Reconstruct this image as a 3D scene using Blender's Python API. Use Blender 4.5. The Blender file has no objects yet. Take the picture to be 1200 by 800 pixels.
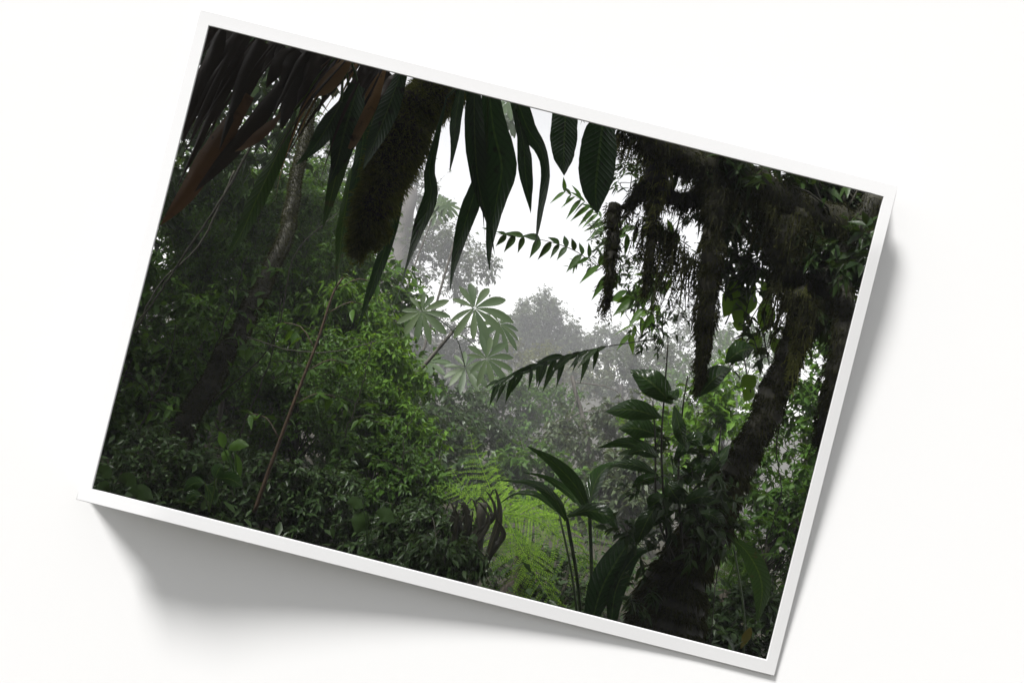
import bpy, math
import numpy as np
from mathutils import Matrix
R = math.radians
rng = np.random.default_rng(11)
C = bpy.context.scene.collection
SC = bpy.context.scene

# ------------------------------------------------------------------ camera, sky, sun, exposure
TH = R(14.2); CT, ST = math.cos(TH), math.sin(TH)
F = 1000.0            # focal length in photo pixels (1200 wide)
CZ = 1.6              # eye height
cam = bpy.data.cameras.new('camera'); co = bpy.data.objects.new('camera', cam); C.objects.link(co)
cam.sensor_width = 36; cam.lens = 30; cam.clip_start = 0.05; cam.clip_end = 2000
m = Matrix(((CT, -ST, 0), (0, 0, -1), (ST, CT, 0))).to_4x4(); m.translation = (0, 0, CZ)
co.matrix_world = m
SC.camera = co
SUN_DIR = np.array([0.476, 0.42, -0.773])       # the way the light travels
W = bpy.data.worlds.new('World'); SC.world = W; W.use_nodes = True
nt = W.node_tree; bg = nt.nodes['Background']
sky = nt.nodes.new('ShaderNodeTexSky'); sky.sky_type = 'NISHITA'; sky.sun_disc = False
sky.sun_elevation = R(50.6); sky.sun_rotation = math.atan2(-SUN_DIR[0], -SUN_DIR[1]); sky.dust_density = 0.0; sky.air_density = 1.0
hs = nt.nodes.new('ShaderNodeHueSaturation'); hs.inputs['Saturation'].default_value = 0.05
nt.links.new(sky.outputs[0], hs.inputs['Color']); nt.links.new(hs.outputs[0], bg.inputs['Color'])
bg.inputs['Strength'].default_value = 0.135
sl = bpy.data.lights.new('sun', 'SUN'); sl.energy = 5.0; sl.angle = R(13); sl.color = (1, 0.985, 0.965)
so = bpy.data.objects.new('sun', sl); C.objects.link(so)
from mathutils import Vector
so.rotation_euler = Vector(SUN_DIR).to_track_quat('-Z', 'Y').to_euler(); so.location = (-6, -4, 9)
SC.view_settings.view_transform = 'Standard'; SC.view_settings.look = 'None'; SC.view_settings.gamma = 1
SC.view_settings.exposure = 0.49
SC.render.engine = 'CYCLES'
SC.cycles.max_bounces = 6; SC.cycles.diffuse_bounces = 3; SC.cycles.glossy_bounces = 2; SC.cycles.transmission_bounces = 4
SC.cycles.volume_bounces = 1; SC.cycles.transparent_max_bounces = 4
SC.cycles.caustics_reflective = False; SC.cycles.caustics_refractive = False

def P(px, py, Y):
    dx, dy = px - 600.0, py - 400.0
    u = CT * dx + ST * dy; vd = -ST * dx + CT * dy
    return np.array([u * Y / F, Y, CZ - vd * Y / F])
def PP(pts, Y):
    ys = Y if hasattr(Y, '__len__') else [Y] * len(pts)
    return np.array([P(p[0], p[1], y) for p, y in zip(pts, ys)])
def ground_z(x, y):
    d = np.maximum(y - 5.0, 0); z = -0.16 * d
    z = z + 0.16 * np.maximum(-x - 1.2, 0) * np.clip((y - 3) / 4, 0, 1)
    return np.maximum(z, -9) + 0.05 * np.sin(x * 1.7) * np.sin(y * 1.3) * np.clip((y - 3) / 2, 0, 1)

# ------------------------------------------------------------------ materials
def mat(name):
    mt = bpy.data.materials.new(name); mt.use_nodes = True
    n = mt.node_tree
    return mt, n, n.nodes, n.links, n.nodes['Principled BSDF']
def leaf_mat(name, c1, c2, rough=0.4, trans=0.35, tcol=None, spec=0.5, spots=None, veins=0):
    mt, n, N, L, b = mat(name)
    g = N.new('ShaderNodeNewGeometry'); tc = N.new('ShaderNodeTexCoord')
    no = N.new('ShaderNodeTexNoise'); no.inputs['Scale'].default_value = 3.0; no.inputs['Detail'].default_value = 3
    L.new(tc.outputs['Object'], no.inputs['Vector'])
    ad = N.new('ShaderNodeMath'); ad.operation = 'MULTIPLY_ADD'; ad.inputs[1].default_value = 0.6
    L.new(g.outputs['Random Per Island'], ad.inputs[0])
    ml = N.new('ShaderNodeMath'); ml.operation = 'MULTIPLY'; ml.inputs[1].default_value = 0.55
    L.new(no.outputs['Fac'], ml.inputs[0]); L.new(ml.outputs[0], ad.inputs[2])
    r = N.new('ShaderNodeValToRGB'); r.color_ramp.elements[0].position = 0.12; r.color_ramp.elements[1].position = 0.9
    r.color_ramp.elements[0].color = (*c1, 1); r.color_ramp.elements[1].color = (*c2, 1)
    L.new(ad.outputs[0], r.inputs[0]); col = r.outputs[0]
    if spots:
        v = N.new('ShaderNodeTexNoise'); v.inputs['Scale'].default_value = 26; v.inputs['Detail'].default_value = 4
        L.new(tc.outputs['Object'], v.inputs['Vector'])
        rr = N.new('ShaderNodeValToRGB'); rr.color_ramp.elements[0].position = 0.6; rr.color_ramp.elements[1].position = 0.72
        L.new(v.outputs['Fac'], rr.inputs[0])
        mx = N.new('ShaderNodeMix'); mx.data_type = 'RGBA'; L.new(rr.outputs[0], mx.inputs[0])
        L.new(col, mx.inputs[6]); mx.inputs[7].default_value = (*spots, 1); col = mx.outputs[2]
    vein_h = None
    if veins:
        at = N.new('ShaderNodeAttribute'); at.attribute_name = 'leafuv'; sx = N.new('ShaderNodeSeparateXYZ'); L.new(at.outputs['Vector'], sx.inputs[0])
        def mth(op, a, b_=None):
            k = N.new('ShaderNodeMath'); k.operation = op
            for i_, q in enumerate((a, b_)):
                if q is None: continue
                if isinstance(q, (int, float)): k.inputs[i_].default_value = q
                else: L.new(q, k.inputs[i_])
            return k.outputs[0]
        ab = mth('ABSOLUTE', sx.outputs[0]); rib = mth('LESS_THAN', ab, .07)
        ph = mth('SUBTRACT', mth('MULTIPLY', sx.outputs[1], veins), mth('MULTIPLY', ab, 2.2))
        lat = mth('POWER', mth('ABSOLUTE', mth('SINE', mth('MULTIPLY', ph, 3.1416))), 6)
        vein_h = mth('ADD', mth('MULTIPLY', lat, -.6), rib)
        mx = N.new('ShaderNodeMix'); mx.data_type = 'RGBA'; L.new(mth('ADD', mth('MULTIPLY', rib, .55), mth('MULTIPLY', mth('SUBTRACT', 1, lat), .0)), mx.inputs[0])
        L.new(col, mx.inputs[6]); mx.inputs[7].default_value = (min(1, c2[0] * 2 + .03), min(1, c2[1] * 1.7 + .03), c2[2] * 1.8, 1); col = mx.outputs[2]
        m2 = N.new('ShaderNodeMix'); m2.data_type = 'RGBA'; m2.blend_type = 'MULTIPLY'; L.new(mth('MULTIPLY', lat, .45), m2.inputs[0])
        L.new(col, m2.inputs[6]); m2.inputs[7].default_value = (.45, .5, .4, 1); col = m2.outputs[2]
    L.new(col, b.inputs['Base Color']); b.inputs['Roughness'].default_value = rough
    b.inputs['Specular IOR Level'].default_value = spec
    bn = N.new('ShaderNodeTexNoise'); bn.inputs['Scale'].default_value = 40; L.new(tc.outputs['Object'], bn.inputs['Vector'])
    bp = N.new('ShaderNodeBump'); bp.inputs['Strength'].default_value = 0.25; bp.inputs['Distance'].default_value = 0.01
    if vein_h is not None:
        b2 = N.new('ShaderNodeBump'); b2.inputs['Strength'].default_value = .5; b2.inputs['Distance'].default_value = .004
        L.new(vein_h, b2.inputs['Height']); L.new(b2.outputs[0], bp.inputs['Normal'])
    L.new(bn.outputs['Fac'], bp.inputs['Height']); L.new(bp.outputs[0], b.inputs['Normal'])
    if trans > 0:
        t = N.new('ShaderNodeBsdfTranslucent')
        hv = N.new('ShaderNodeMix'); hv.data_type = 'RGBA'; hv.blend_type = 'MULTIPLY'; hv.inputs[0].default_value = 1
        L.new(col, hv.inputs[6]); hv.inputs[7].default_value = (*(tcol or (1.5, 1.35, 0.5)), 1)
        L.new(hv.outputs[2], t.inputs['Color'])
        mxs = N.new('ShaderNodeMixShader'); mxs.inputs[0].default_value = trans
        L.new(b.outputs[0], mxs.inputs[1]); L.new(t.outputs[0], mxs.inputs[2])
        L.new(mxs.outputs[0], N['Material Output'].inputs['Surface'])
    return mt
def bark_mat(name, c1, c2, scale=14, bump=0.6, rough=0.9):
    mt, n, N, L, b = mat(name)
    tc = N.new('ShaderNodeTexCoord'); no = N.new('ShaderNodeTexNoise')
    no.inputs['Scale'].default_value = scale; no.inputs['Detail'].default_value = 6; no.inputs['Roughness'].default_value = 0.7
    L.new(tc.outputs['Object'], no.inputs['Vector'])
    r = N.new('ShaderNodeValToRGB'); r.color_ramp.elements[0].position = 0.35; r.color_ramp.elements[1].position = 0.65
    r.color_ramp.elements[0].color = (*c1, 1); r.color_ramp.elements[1].color = (*c2, 1)
    L.new(no.outputs['Fac'], r.inputs[0]); L.new(r.outputs[0], b.inputs['Base Color'])
    b.inputs['Roughness'].default_value = rough
    bp = N.new('ShaderNodeBump'); bp.inputs['Strength'].default_value = bump; bp.inputs['Distance'].default_value = 0.03
    L.new(no.outputs['Fac'], bp.inputs['Height']); L.new(bp.outputs[0], b.inputs['Normal'])
    return mt
M = {}
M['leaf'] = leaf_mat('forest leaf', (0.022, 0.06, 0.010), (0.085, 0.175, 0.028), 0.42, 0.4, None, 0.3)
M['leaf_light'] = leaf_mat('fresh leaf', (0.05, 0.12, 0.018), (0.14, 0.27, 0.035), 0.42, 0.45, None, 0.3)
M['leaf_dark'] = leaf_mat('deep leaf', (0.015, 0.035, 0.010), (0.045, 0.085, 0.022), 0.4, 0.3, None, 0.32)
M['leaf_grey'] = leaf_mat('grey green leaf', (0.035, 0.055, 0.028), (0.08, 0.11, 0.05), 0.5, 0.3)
M['leaf_olive'] = leaf_mat('olive leaf', (0.06, 0.08, 0.02), (0.14, 0.16, 0.045), 0.5, 0.4)
M['strap'] = leaf_mat('strap leaf', (0.012, 0.035, 0.014), (0.035, 0.08, 0.022), 0.3, 0.2, (1.0, 1.6, 0.5), spots=(.012, .014, .006), veins=18)
M['strap_green'] = leaf_mat('green strap leaf', (0.025, 0.06, 0.013), (0.05, 0.10, 0.02), 0.35, 0.3, (1.2, 1.4, 0.4), spots=(0.07, 0.06, 0.02), veins=20)
M['glossy'] = leaf_mat('glossy leaf', (0.018, 0.05, 0.014), (0.045, 0.095, 0.022), 0.22, 0.22, (1.2, 1.5, 0.5), 0.6, veins=9)
M['fern'] = leaf_mat('fern frond', (0.06, 0.15, 0.016), (0.21, 0.34, 0.04), 0.55, 0.45, (1.4, 1.5, 0.4), 0.12)
M['cecropia'] = leaf_mat('palmate leaf', (0.04, 0.075, 0.03), (0.08, 0.12, 0.05), 0.5, 0.3, (1.5, 1.4, 0.5))
M['dead'] = leaf_mat('dead leaf', (0.045, 0.024, 0.012), (0.15, 0.088, 0.04), 0.6, 0.25, (1.5, 1.1, 0.6), spots=(0.05, 0.028, 0.014))
M['dead_tan'] = leaf_mat('dry tan leaf', (0.14, 0.08, 0.035), (0.36, 0.23, 0.11), 0.6, 0.3, (1.3, 1.1, 0.7), spots=(0.06, 0.035, 0.018))
M['dead_dark'] = leaf_mat('dark dead leaf', (0.012, 0.010, 0.008), (0.05, 0.032, 0.018), 0.5, 0.08, (1.3, 1.1, 0.7))
M['wet_dead'] = leaf_mat('wet dead leaf', (0.010, 0.010, 0.008), (0.03, 0.03, 0.02), 0.28, 0.05, (1, 1, 0.7), 0.4, veins=14)
M['moss'] = leaf_mat('moss', (0.05, 0.062, 0.02), (0.20, 0.21, 0.075), 0.85, 0.45, (1.3, 1.3, 0.6), 0.1)
M['moss_dark'] = leaf_mat('dark moss', (0.011, 0.013, 0.005), (0.05, 0.053, 0.018), 0.9, 0.3, (1.3, 1.3, 0.6), 0.1)
M['yellow_leaf'] = leaf_mat('yellowing leaf', (0.09, 0.09, 0.015), (0.16, 0.14, 0.03), 0.45, 0.4)
M['bark'] = bark_mat('dark bark', (0.018, 0.014, 0.010), (0.065, 0.055, 0.038))
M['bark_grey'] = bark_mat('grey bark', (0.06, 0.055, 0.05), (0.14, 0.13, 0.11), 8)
M['stem'] = bark_mat('brown stem', (0.03, 0.018, 0.009), (0.07, 0.042, 0.02), 20, 0.3, 0.6)
M['stem_dark'] = bark_mat('dark stem', (0.014, 0.014, 0.008), (0.04, 0.038, 0.02), 20, 0.3, 0.7)
M['stem_green'] = bark_mat('green stem', (0.03, 0.06, 0.02), (0.07, 0.10, 0.035), 20, 0.2, 0.5)
M['soil'] = bark_mat('forest floor', (0.012, 0.010, 0.006), (0.05, 0.045, 0.02), 5, 0.8)
def plain(name, c, rough, scale, var, bump):
    mt, n, N, L, b = mat(name)
    tc = N.new('ShaderNodeTexCoord'); no = N.new('ShaderNodeTexNoise'); no.inputs['Scale'].default_value = scale; no.inputs['Detail'].default_value = 8
    L.new(tc.outputs['Object'], no.inputs['Vector'])
    r = N.new('ShaderNodeValToRGB')
    r.color_ramp.elements[0].color = (*[k * (1 - var) for k in c], 1); r.color_ramp.elements[1].color = (*c, 1)
    L.new(no.outputs['Fac'], r.inputs[0]); L.new(r.outputs[0], b.inputs['Base Color']); b.inputs['Roughness'].default_value = rough
    b.inputs['Specular IOR Level'].default_value = 0.2
    bp = N.new('ShaderNodeBump'); bp.inputs['Strength'].default_value = bump; bp.inputs['Distance'].default_value = 0.002
    L.new(no.outputs['Fac'], bp.inputs['Height']); L.new(bp.outputs[0], b.inputs['Normal'])
    return mt
M['wall'] = plain('white painted wall', (0.68, 0.68, 0.683), 0.8, 3, 0.02, 0.05)
M['frame'] = plain('white card', (0.57, 0.57, 0.575), 0.7, 6, 0.015, 0.05)
M['backing'] = plain('dark low-bounce backing', (0.10, 0.10, 0.085), 0.9, 4, 0.6, 0.4)  # dark tone chosen to cut light bounced off the unseen rear

# ------------------------------------------------------------------ mesh helpers
class MB:
    def __init__(s): s.v = []; s.q = []; s.t = []; s.a = []; s.n = 0
    def add(s, v, q=None, t=None, a=None):
        v = np.asarray(v, float).reshape(-1, 3)
        s.a.append(np.zeros((len(v), 2)) if a is None else np.asarray(a, float).reshape(-1, 2))
        if q is not None and len(q): s.q.append(np.asarray(q, int).reshape(-1, 4) + s.n)
        if t is not None and len(t): s.t.append(np.asarray(t, int).reshape(-1, 3) + s.n)
        s.v.append(v); s.n += len(v)
    def build(s, name, material, parent=None, smooth=True, origin=(0, 0, 0)):
        me = bpy.data.meshes.new(name)
        v = np.concatenate(s.v) - np.asarray(origin)
        q = np.concatenate(s.q) if s.q else np.zeros((0, 4), int)
        t = np.concatenate(s.t) if s.t else np.zeros((0, 3), int)
        me.vertices.add(len(v)); me.vertices.foreach_set('co', v.ravel())
        me.loops.add(q.size + t.size)
        me.loops.foreach_set('vertex_index', np.concatenate([q.ravel(), t.ravel()]))
        me.polygons.add(len(q) + len(t))
        ls = np.concatenate([np.arange(len(q)) * 4, q.size + np.arange(len(t)) * 3])
        me.polygons.foreach_set('loop_start', ls)
        me.polygons.foreach_set('loop_total', np.concatenate([np.full(len(q), 4), np.full(len(t), 3)]))
        if smooth: me.polygons.foreach_set('use_smooth', np.ones(len(q) + len(t), bool))
        me.update()
        if any(x.any() for x in s.a):
            at = me.attributes.new('leafuv', 'FLOAT2', 'POINT'); at.data.foreach_set('vector', np.concatenate(s.a).ravel())
        me.materials.append(material)
        o = bpy.data.objects.new(name, me); C.objects.link(o)
        if parent is not None: o.parent = parent
        else: o.location = origin
        return o
def tag(o, label, cat, group=None):
    o['label'] = label; o['category'] = cat
    if group: o['group'] = group
    return o
ORI = {}
def thing(name, label, cat, loc, group=None):
    o = bpy.data.objects.new(name, None); o.empty_display_size = 0.1; C.objects.link(o)
    o.location = tuple(float(a) for a in loc); ORI[o.name] = np.array(loc, float)
    return tag(o, label, cat, group)
def part(mb, name, material, par, lab=None):
    """par is a thing (Empty) or a part of one; geometry is given in world coordinates"""
    root = par
    while root.parent: root = root.parent
    o = mb.build(name, M[material], par, origin=ORI[root.name])
    if lab: o['label'] = lab
    return o
def nrm(a): return a / np.maximum(np.linalg.norm(a, axis=-1, keepdims=True), 1e-9)
def smooth_path(p, n):
    p = np.asarray(p, float)
    if len(p) < 3:
        t = np.linspace(0, 1, n)[:, None]; return p[0] * (1 - t) + p[-1] * t
    d = np.r_[0, np.cumsum(np.linalg.norm(np.diff(p[:, :3], axis=0), axis=1))]; d /= d[-1]
    q = np.vstack([2 * p[0] - p[1], p, 2 * p[-1] - p[-2]]); out = []
    for t in np.linspace(0, 1, n):
        i = min(np.searchsorted(d, t, side='right') - 1, len(p) - 2); u = (t - d[i]) / max(d[i + 1] - d[i], 1e-9)
        a, b, c, e = q[i], q[i + 1], q[i + 2], q[i + 3]
        out.append(0.5 * (2 * b + (c - a) * u + (2 * a - 5 * b + 4 * c - e) * u * u + (3 * b - a - 3 * c + e) * u ** 3))
    return np.array(out)
def tube(mb, path, rad, sides=8, rough=0.0, cap=True):
    path = np.asarray(path, float); n = len(path); rad = np.broadcast_to(rad, (n,)).astype(float)
    tg = nrm(np.gradient(path, axis=0))
    ref = np.array([0.31, 0.2, 0.93]) if abs(tg[0][2]) < 0.85 else np.array([0.0, 1, 0.1])
    a = nrm(np.cross(tg, ref)); b = np.cross(tg, a)
    ang = np.arange(sides) * 2 * np.pi / sides
    rr = rad[:, None] * (1 + rough * rng.normal(size=(n, sides))) if rough else np.repeat(rad[:, None], sides, 1)
    v = path[:, None] + rr[..., None] * (np.cos(ang)[None, :, None] * a[:, None] + np.sin(ang)[None, :, None] * b[:, None])
    i = np.arange(n - 1)[:, None] * sides; j = np.arange(sides)[None]; k = (j + 1) % sides
    q = np.stack([i + j, i + k, i + sides + k, i + sides + j], -1).reshape(-1, 4)
    v = v.reshape(-1, 3); t = []
    if cap:
        v = np.vstack([v, path[0], path[-1]])
        for s in range(sides):
            t.append([n * sides, (s + 1) % sides, s]); t.append([n * sides + 1, (n - 1) * sides + s, (n - 1) * sides + (s + 1) % sides])
    mb.add(v, q, t)
def twigs(mb, a, b, r):
    """many thin straight twigs at once"""
    d = nrm(b - a); s = nrm(np.cross(d, np.array([0.3, 0.4, 0.87]))); u = np.cross(d, s); n = len(a)
    ang = np.arange(3) * 2.094
    off = np.cos(ang)[None, :, None] * s[:, None] + np.sin(ang)[None, :, None] * u[:, None]
    v = np.concatenate([a[:, None] + off * r, b[:, None] + off * r * 0.4], 1)
    i = np.arange(n)[:, None] * 6
    q = np.concatenate([i + np.array([[0, 1, 4, 3]]), i + np.array([[1, 2, 5, 4]]), i + np.array([[2, 0, 3, 5]])], 0)
    mb.add(v.reshape(-1, 3), q)
PROF = {'oval': lambda t: np.sin(np.pi * t ** 0.85) ** 0.8, 'lance': lambda t: np.sin(np.pi * t ** 0.65) ** 1.1,
        'strap': lambda t: np.clip(t * 8, 0, 1) ** .5 * (1 - t ** 4) ** .9, 'oblan': lambda t: np.sin(np.pi * t ** 1.55) ** 0.6}
def leaves(mb, base, d, nor, L, Wd, K=2, prof='lance', droop=0.15, fold=0.18):
    """N leaves at once: base, direction, rough normal, length, full width"""
    N = len(base); d = nrm(d); s = nrm(np.cross(d, nor)); nor = np.cross(s, d)
    L = np.broadcast_to(L, (N,)); Wd = np.broadcast_to(Wd, (N,))
    if K == 1:
        mid = base + d * (L * 0.45)[:, None]
        tip = base + d * L[:, None]; tip[:, 2] -= droop * L
        up = nor * (fold * Wd)[:, None]
        v = np.stack([base, mid + s * (Wd / 2)[:, None] + up, tip, mid - s * (Wd / 2)[:, None] + up], 1)
        mb.add(v.reshape(-1, 3), (np.arange(N)[:, None] * 4 + np.arange(4)[None])); return
    t = np.linspace(0, 1, K + 1); w = np.maximum(PROF[prof](np.clip(t, 0.02, 0.985)), 0.04)
    c = base[:, None] + d[:, None] * (L[:, None] * t)[..., None]
    c[..., 2] -= np.broadcast_to(droop, (N,))[:, None] * L[:, None] * t ** 2
    hw = (Wd[:, None] / 2 * w)[..., None]
    l = c + s[:, None] * hw + nor[:, None] * hw * fold * 2; r = c - s[:, None] * hw + nor[:, None] * hw * fold * 2
    v = np.stack([l, c, r], 2)
    i = np.arange(K)[:, None] * 3
    q = np.concatenate([i + np.array([[0, 1, 4, 3]]), i + np.array([[1, 2, 5, 4]])], 0)
    Q = (np.arange(N)[:, None, None] * (3 * (K + 1)) + q[None]).reshape(-1, 4)
    ua = np.stack(np.broadcast_arrays(np.array([1., 0, -1])[None], t[:, None]), -1)
    mb.add(v.reshape(-1, 3), Q, None, np.tile(ua.reshape(-1, 2), (N, 1)))
def foliage(lv, tw, c, r, n, ll, asp=0.5, K=2, droop=0.2, prof='lance', cl=None, hollow=0.5, trunk=None, limb_r=0.012, nl=12, dense=130):
    """leaf clumps on twigs spread through an ellipsoid; limbs run in from trunk points"""
    c = np.asarray(c); r = np.asarray(r, float)
    nc = cl or int(np.clip(n / dense, 5, 130))
    d = nrm(rng.normal(size=(nc, 3))); cc = c + d * r * (rng.uniform(hollow ** 3, 1, (nc, 1)) ** (1 / 3)) * rng.uniform(.75, 1.1, (nc, 1))
    cr = float(np.mean(r)) * 1.35 / nc ** (1 / 3) * rng.uniform(.6, 1.25, nc)
    nt_ = max(5, int(n / nc / 9)); ci = np.repeat(np.arange(nc), nt_)
    st = cc[ci] + rng.normal(size=(len(ci), 3)) * cr[ci, None] * 0.3
    td = nrm(nrm(rng.normal(size=(len(ci), 3))) + 0.5 * nrm((cc - c)[ci]) + [0, 0, .15]); tl = cr[ci] * rng.uniform(.5, 1.15, len(ci))
    twigs(tw, st, st + td * tl[:, None], ll * 0.03 + 0.001)
    per = max(3, int(n / len(ci))); ti = np.repeat(np.arange(len(ci)), per)
    t = rng.uniform(.1, 1.05, len(ti)); b = st[ti] + td[ti] * (tl[ti] * t)[:, None]
    side = nrm(np.cross(td[ti], nrm(rng.normal(size=(len(ti), 3)) * .5 + [0, 0, 1])))
    sg = rng.choice([-1., 1.], len(ti))[:, None]
    ld = nrm(td[ti] * .5 + side * sg * .8 + rng.normal(size=(len(ti), 3)) * .35 - [0, 0, .3])
    nn = nrm(rng.normal(size=(len(ti), 3)) * .55 + [0, 0, 1])
    L = ll * rng.uniform(.55, 1.25, len(ti)); 
    leaves(lv, b, ld, nn, L, L * asp * rng.uniform(.8, 1.2, len(ti)), K, prof, droop)
    if trunk is not None:
        for k in range(min(nc, nl)):
            p0 = trunk[rng.integers(len(trunk) // 3, len(trunk))]
            mid = (p0 * .5 + cc[k] * .5) + rng.normal(size=3) * cr[k] * .35 + np.array([0, 0, .22]) * np.linalg.norm(cc[k] - p0)
            tube(tw, smooth_path([p0, mid, cc[k]], 7), np.linspace(limb_r, limb_r * .3, 7), 5)
def tree(name, label, cat, crowns, trunk, trunk_r, material='leaf', ll=0.1, n=2500, group=None, bark='bark', K=2, asp=.5, droop=.2, prof='lance', hollow=.5, moss=0, ys=1.0, nl=12, dense=130):
    """crowns: (px, py, Y, rx px, ry px); trunk: (px, py, Y) from the root up, the root is let down to the ground"""
    crowns = [(a, b, c_ * ys, d, e) for a, b, c_, d, e in crowns]; trunk = [(a, b, c_ * ys) for a, b, c_ in trunk]; ll *= ys ** .8; trunk_r *= ys; n *= ys ** .4
    tp = np.array([P(*p) for p in trunk]); root = tp[0].copy(); root[2] = ground_z(root[0], root[1]) - 0.05
    if root[2] < tp[0][2] - .05: tp = np.vstack([root, tp])
    t = thing(name, label, cat, (tp[0][0], tp[0][1], tp[0][2]), group)
    path = smooth_path(tp, 26); path[1:-1] += rng.normal(size=(24, 3)) * trunk_r * .12
    tb = MB(); tube(tb, path, np.linspace(trunk_r * 1.15, trunk_r * .45, 26), 9, .05)
    lv = MB()
    for (px, py, Y, rx, ry) in crowns:
        s = Y / F
        k = n * (rx * ry) / sum(c_[3] * c_[4] for c_ in crowns)
        foliage(lv, tb, P(px, py, Y), (rx * s, min(rx, ry) * s * 1.0, ry * s), int(k), ll, asp, K, droop, prof, None, hollow, path, min(trunk_r * .22, .02 * ys), nl, dense)
    part(tb, 'trunk', bark, t)
    if moss:
        mb = MB(); fur(mb, path, np.linspace(trunk_r * 1.15, trunk_r * .45, 26), moss, .022); part(mb, 'moss', 'moss_dark', t)
    part(lv, 'crown', material, t)
    return t
def fur(mb, path, rad, n, ln, droop=.4, wid=.3):
    path = np.asarray(path); rad = np.broadcast_to(rad, (len(path),))
    u = rng.uniform(0, len(path) - 1.001, n); i = u.astype(int); f = (u - i)[:, None]
    p = path[i] * (1 - f) + path[i + 1] * f; tg = nrm(path[i + 1] - path[i]); rr = (rad[i] * (1 - f[:, 0]) + rad[i + 1] * f[:, 0])
    o = rng.normal(size=(n, 3)); o = nrm(o - tg * np.sum(o * tg, 1, keepdims=True))
    L = ln * rng.uniform(.3, 1.3, n)
    d = nrm(o + rng.normal(size=(n, 3)) * .45 - [0, 0, droop])
    leaves(mb, p + o * (rr * .93)[:, None], d, nrm(rng.normal(size=(n, 3))), L, L * wid, 1, droop=.15)
def beard(mb, path, n, ln, wid=.006):
    """hanging strands of moss with side tufts"""
    path = np.asarray(path); u = rng.uniform(0, len(path) - 1.001, n); i = u.astype(int); f = (u - i)[:, None]
    p = path[i] * (1 - f) + path[i + 1] * f + rng.normal(size=(n, 3)) * .012
    L = ln * rng.uniform(.25, 1.2, n)
    d = nrm(rng.normal(size=(n, 3)) * .2 - [0, 0, 1])
    leaves(mb, p, d, nrm(rng.normal(size=(n, 3)) * [1, 1, .2]), L, wid * rng.uniform(.6, 1.6, n), 3, 'strap', 0, 0)
    k = 14; j = np.repeat(np.arange(n), k); t = rng.uniform(.05, 1, len(j))
    q = p[j] + d[j] * (L[j] * t)[:, None]
    l2 = rng.uniform(.008, .028, len(j))
    leaves(mb, q, nrm(rng.normal(size=(len(j), 3)) - [0, 0, .7]), nrm(rng.normal(size=(len(j), 3))), l2, l2 * .3, 1)
def big_leaf(mb, pts, widths, Y, twist=0.0, fold=.25, wav=.05, rows=18, seed=None):
    """one large leaf along a centre line given in photo pixels; widths in pixels; Y single or per point"""
    p = smooth_path(PP(pts, Y), rows); ym = float(np.mean(p[:, 1]))
    wt = np.interp(np.linspace(0, 1, rows), np.linspace(0, 1, len(widths)), widths) * ym / F
    wt = np.convolve(np.r_[wt[0], wt, wt[-1]], [.25, .5, .25], 'valid'); wt[-1] = .001
    tg = nrm(np.gradient(p, axis=0)); s = nrm(np.cross(tg, [0, 1, 0])); nn = nrm(np.cross(s, tg))
    a = twist * np.linspace(-.6, 1, rows) + rng.normal() * .15
    S = s * np.cos(a)[:, None] + nn * np.sin(a)[:, None]; NN = np.cross(S, tg)
    cols = np.array([-1, -.55, 0, .55, 1]); ph = rng.uniform(0, 6.28, 2)
    v = []
    for i, c_ in enumerate(cols):
        h = abs(c_) * fold * wt + wav * wt * np.sin(np.arange(rows) * .9 + ph[int(c_ > 0)]) * abs(c_)
        ed = wt / 2 * c_ * (1 + .015 * rng.normal(size=rows) * (abs(c_) == 1))
        v.append(p + S * ed[:, None] + NN * h[:, None] * .5)
    v = np.stack(v, 1).reshape(-1, 3); n = 5
    i = np.arange(rows - 1)[:, None] * n; j = np.arange(n - 1)[None]
    ua = np.stack(np.broadcast_arrays(cols[None], np.linspace(0, 1, rows)[:, None]), -1)
    mb.add(v, np.stack([i + j, i + j + 1, i + n + j + 1, i + n + j], -1).reshape(-1, 4), None, ua)
    return p
OVAL = [2, 26, 38, 42, 36, 20, 1]
def scaled(w, k): return [a * k for a in w]

# ------------------------------------------------------------------ ground
gx = np.r_[np.linspace(-400, -30, 8), np.linspace(-26, 26, 70), np.linspace(30, 400, 8)]
gy = np.r_[np.linspace(-300, -8, 6), np.linspace(-6, 60, 90), np.linspace(70, 600, 8)]
X, Yy = np.meshgrid(gx, gy); Z = ground_z(X, Yy)
g = MB(); nx = len(gx); i = np.arange(len(gy) - 1)[:, None] * nx; j = np.arange(nx - 1)[None]
g.add(np.stack([X, Yy, Z], -1).reshape(-1, 3), np.stack([i + j, i + j + 1, i + nx + j + 1, i + nx + j], -1).reshape(-1, 4))
go = g.build('ground', M['soil']); go['kind'] = 'structure'

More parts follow.
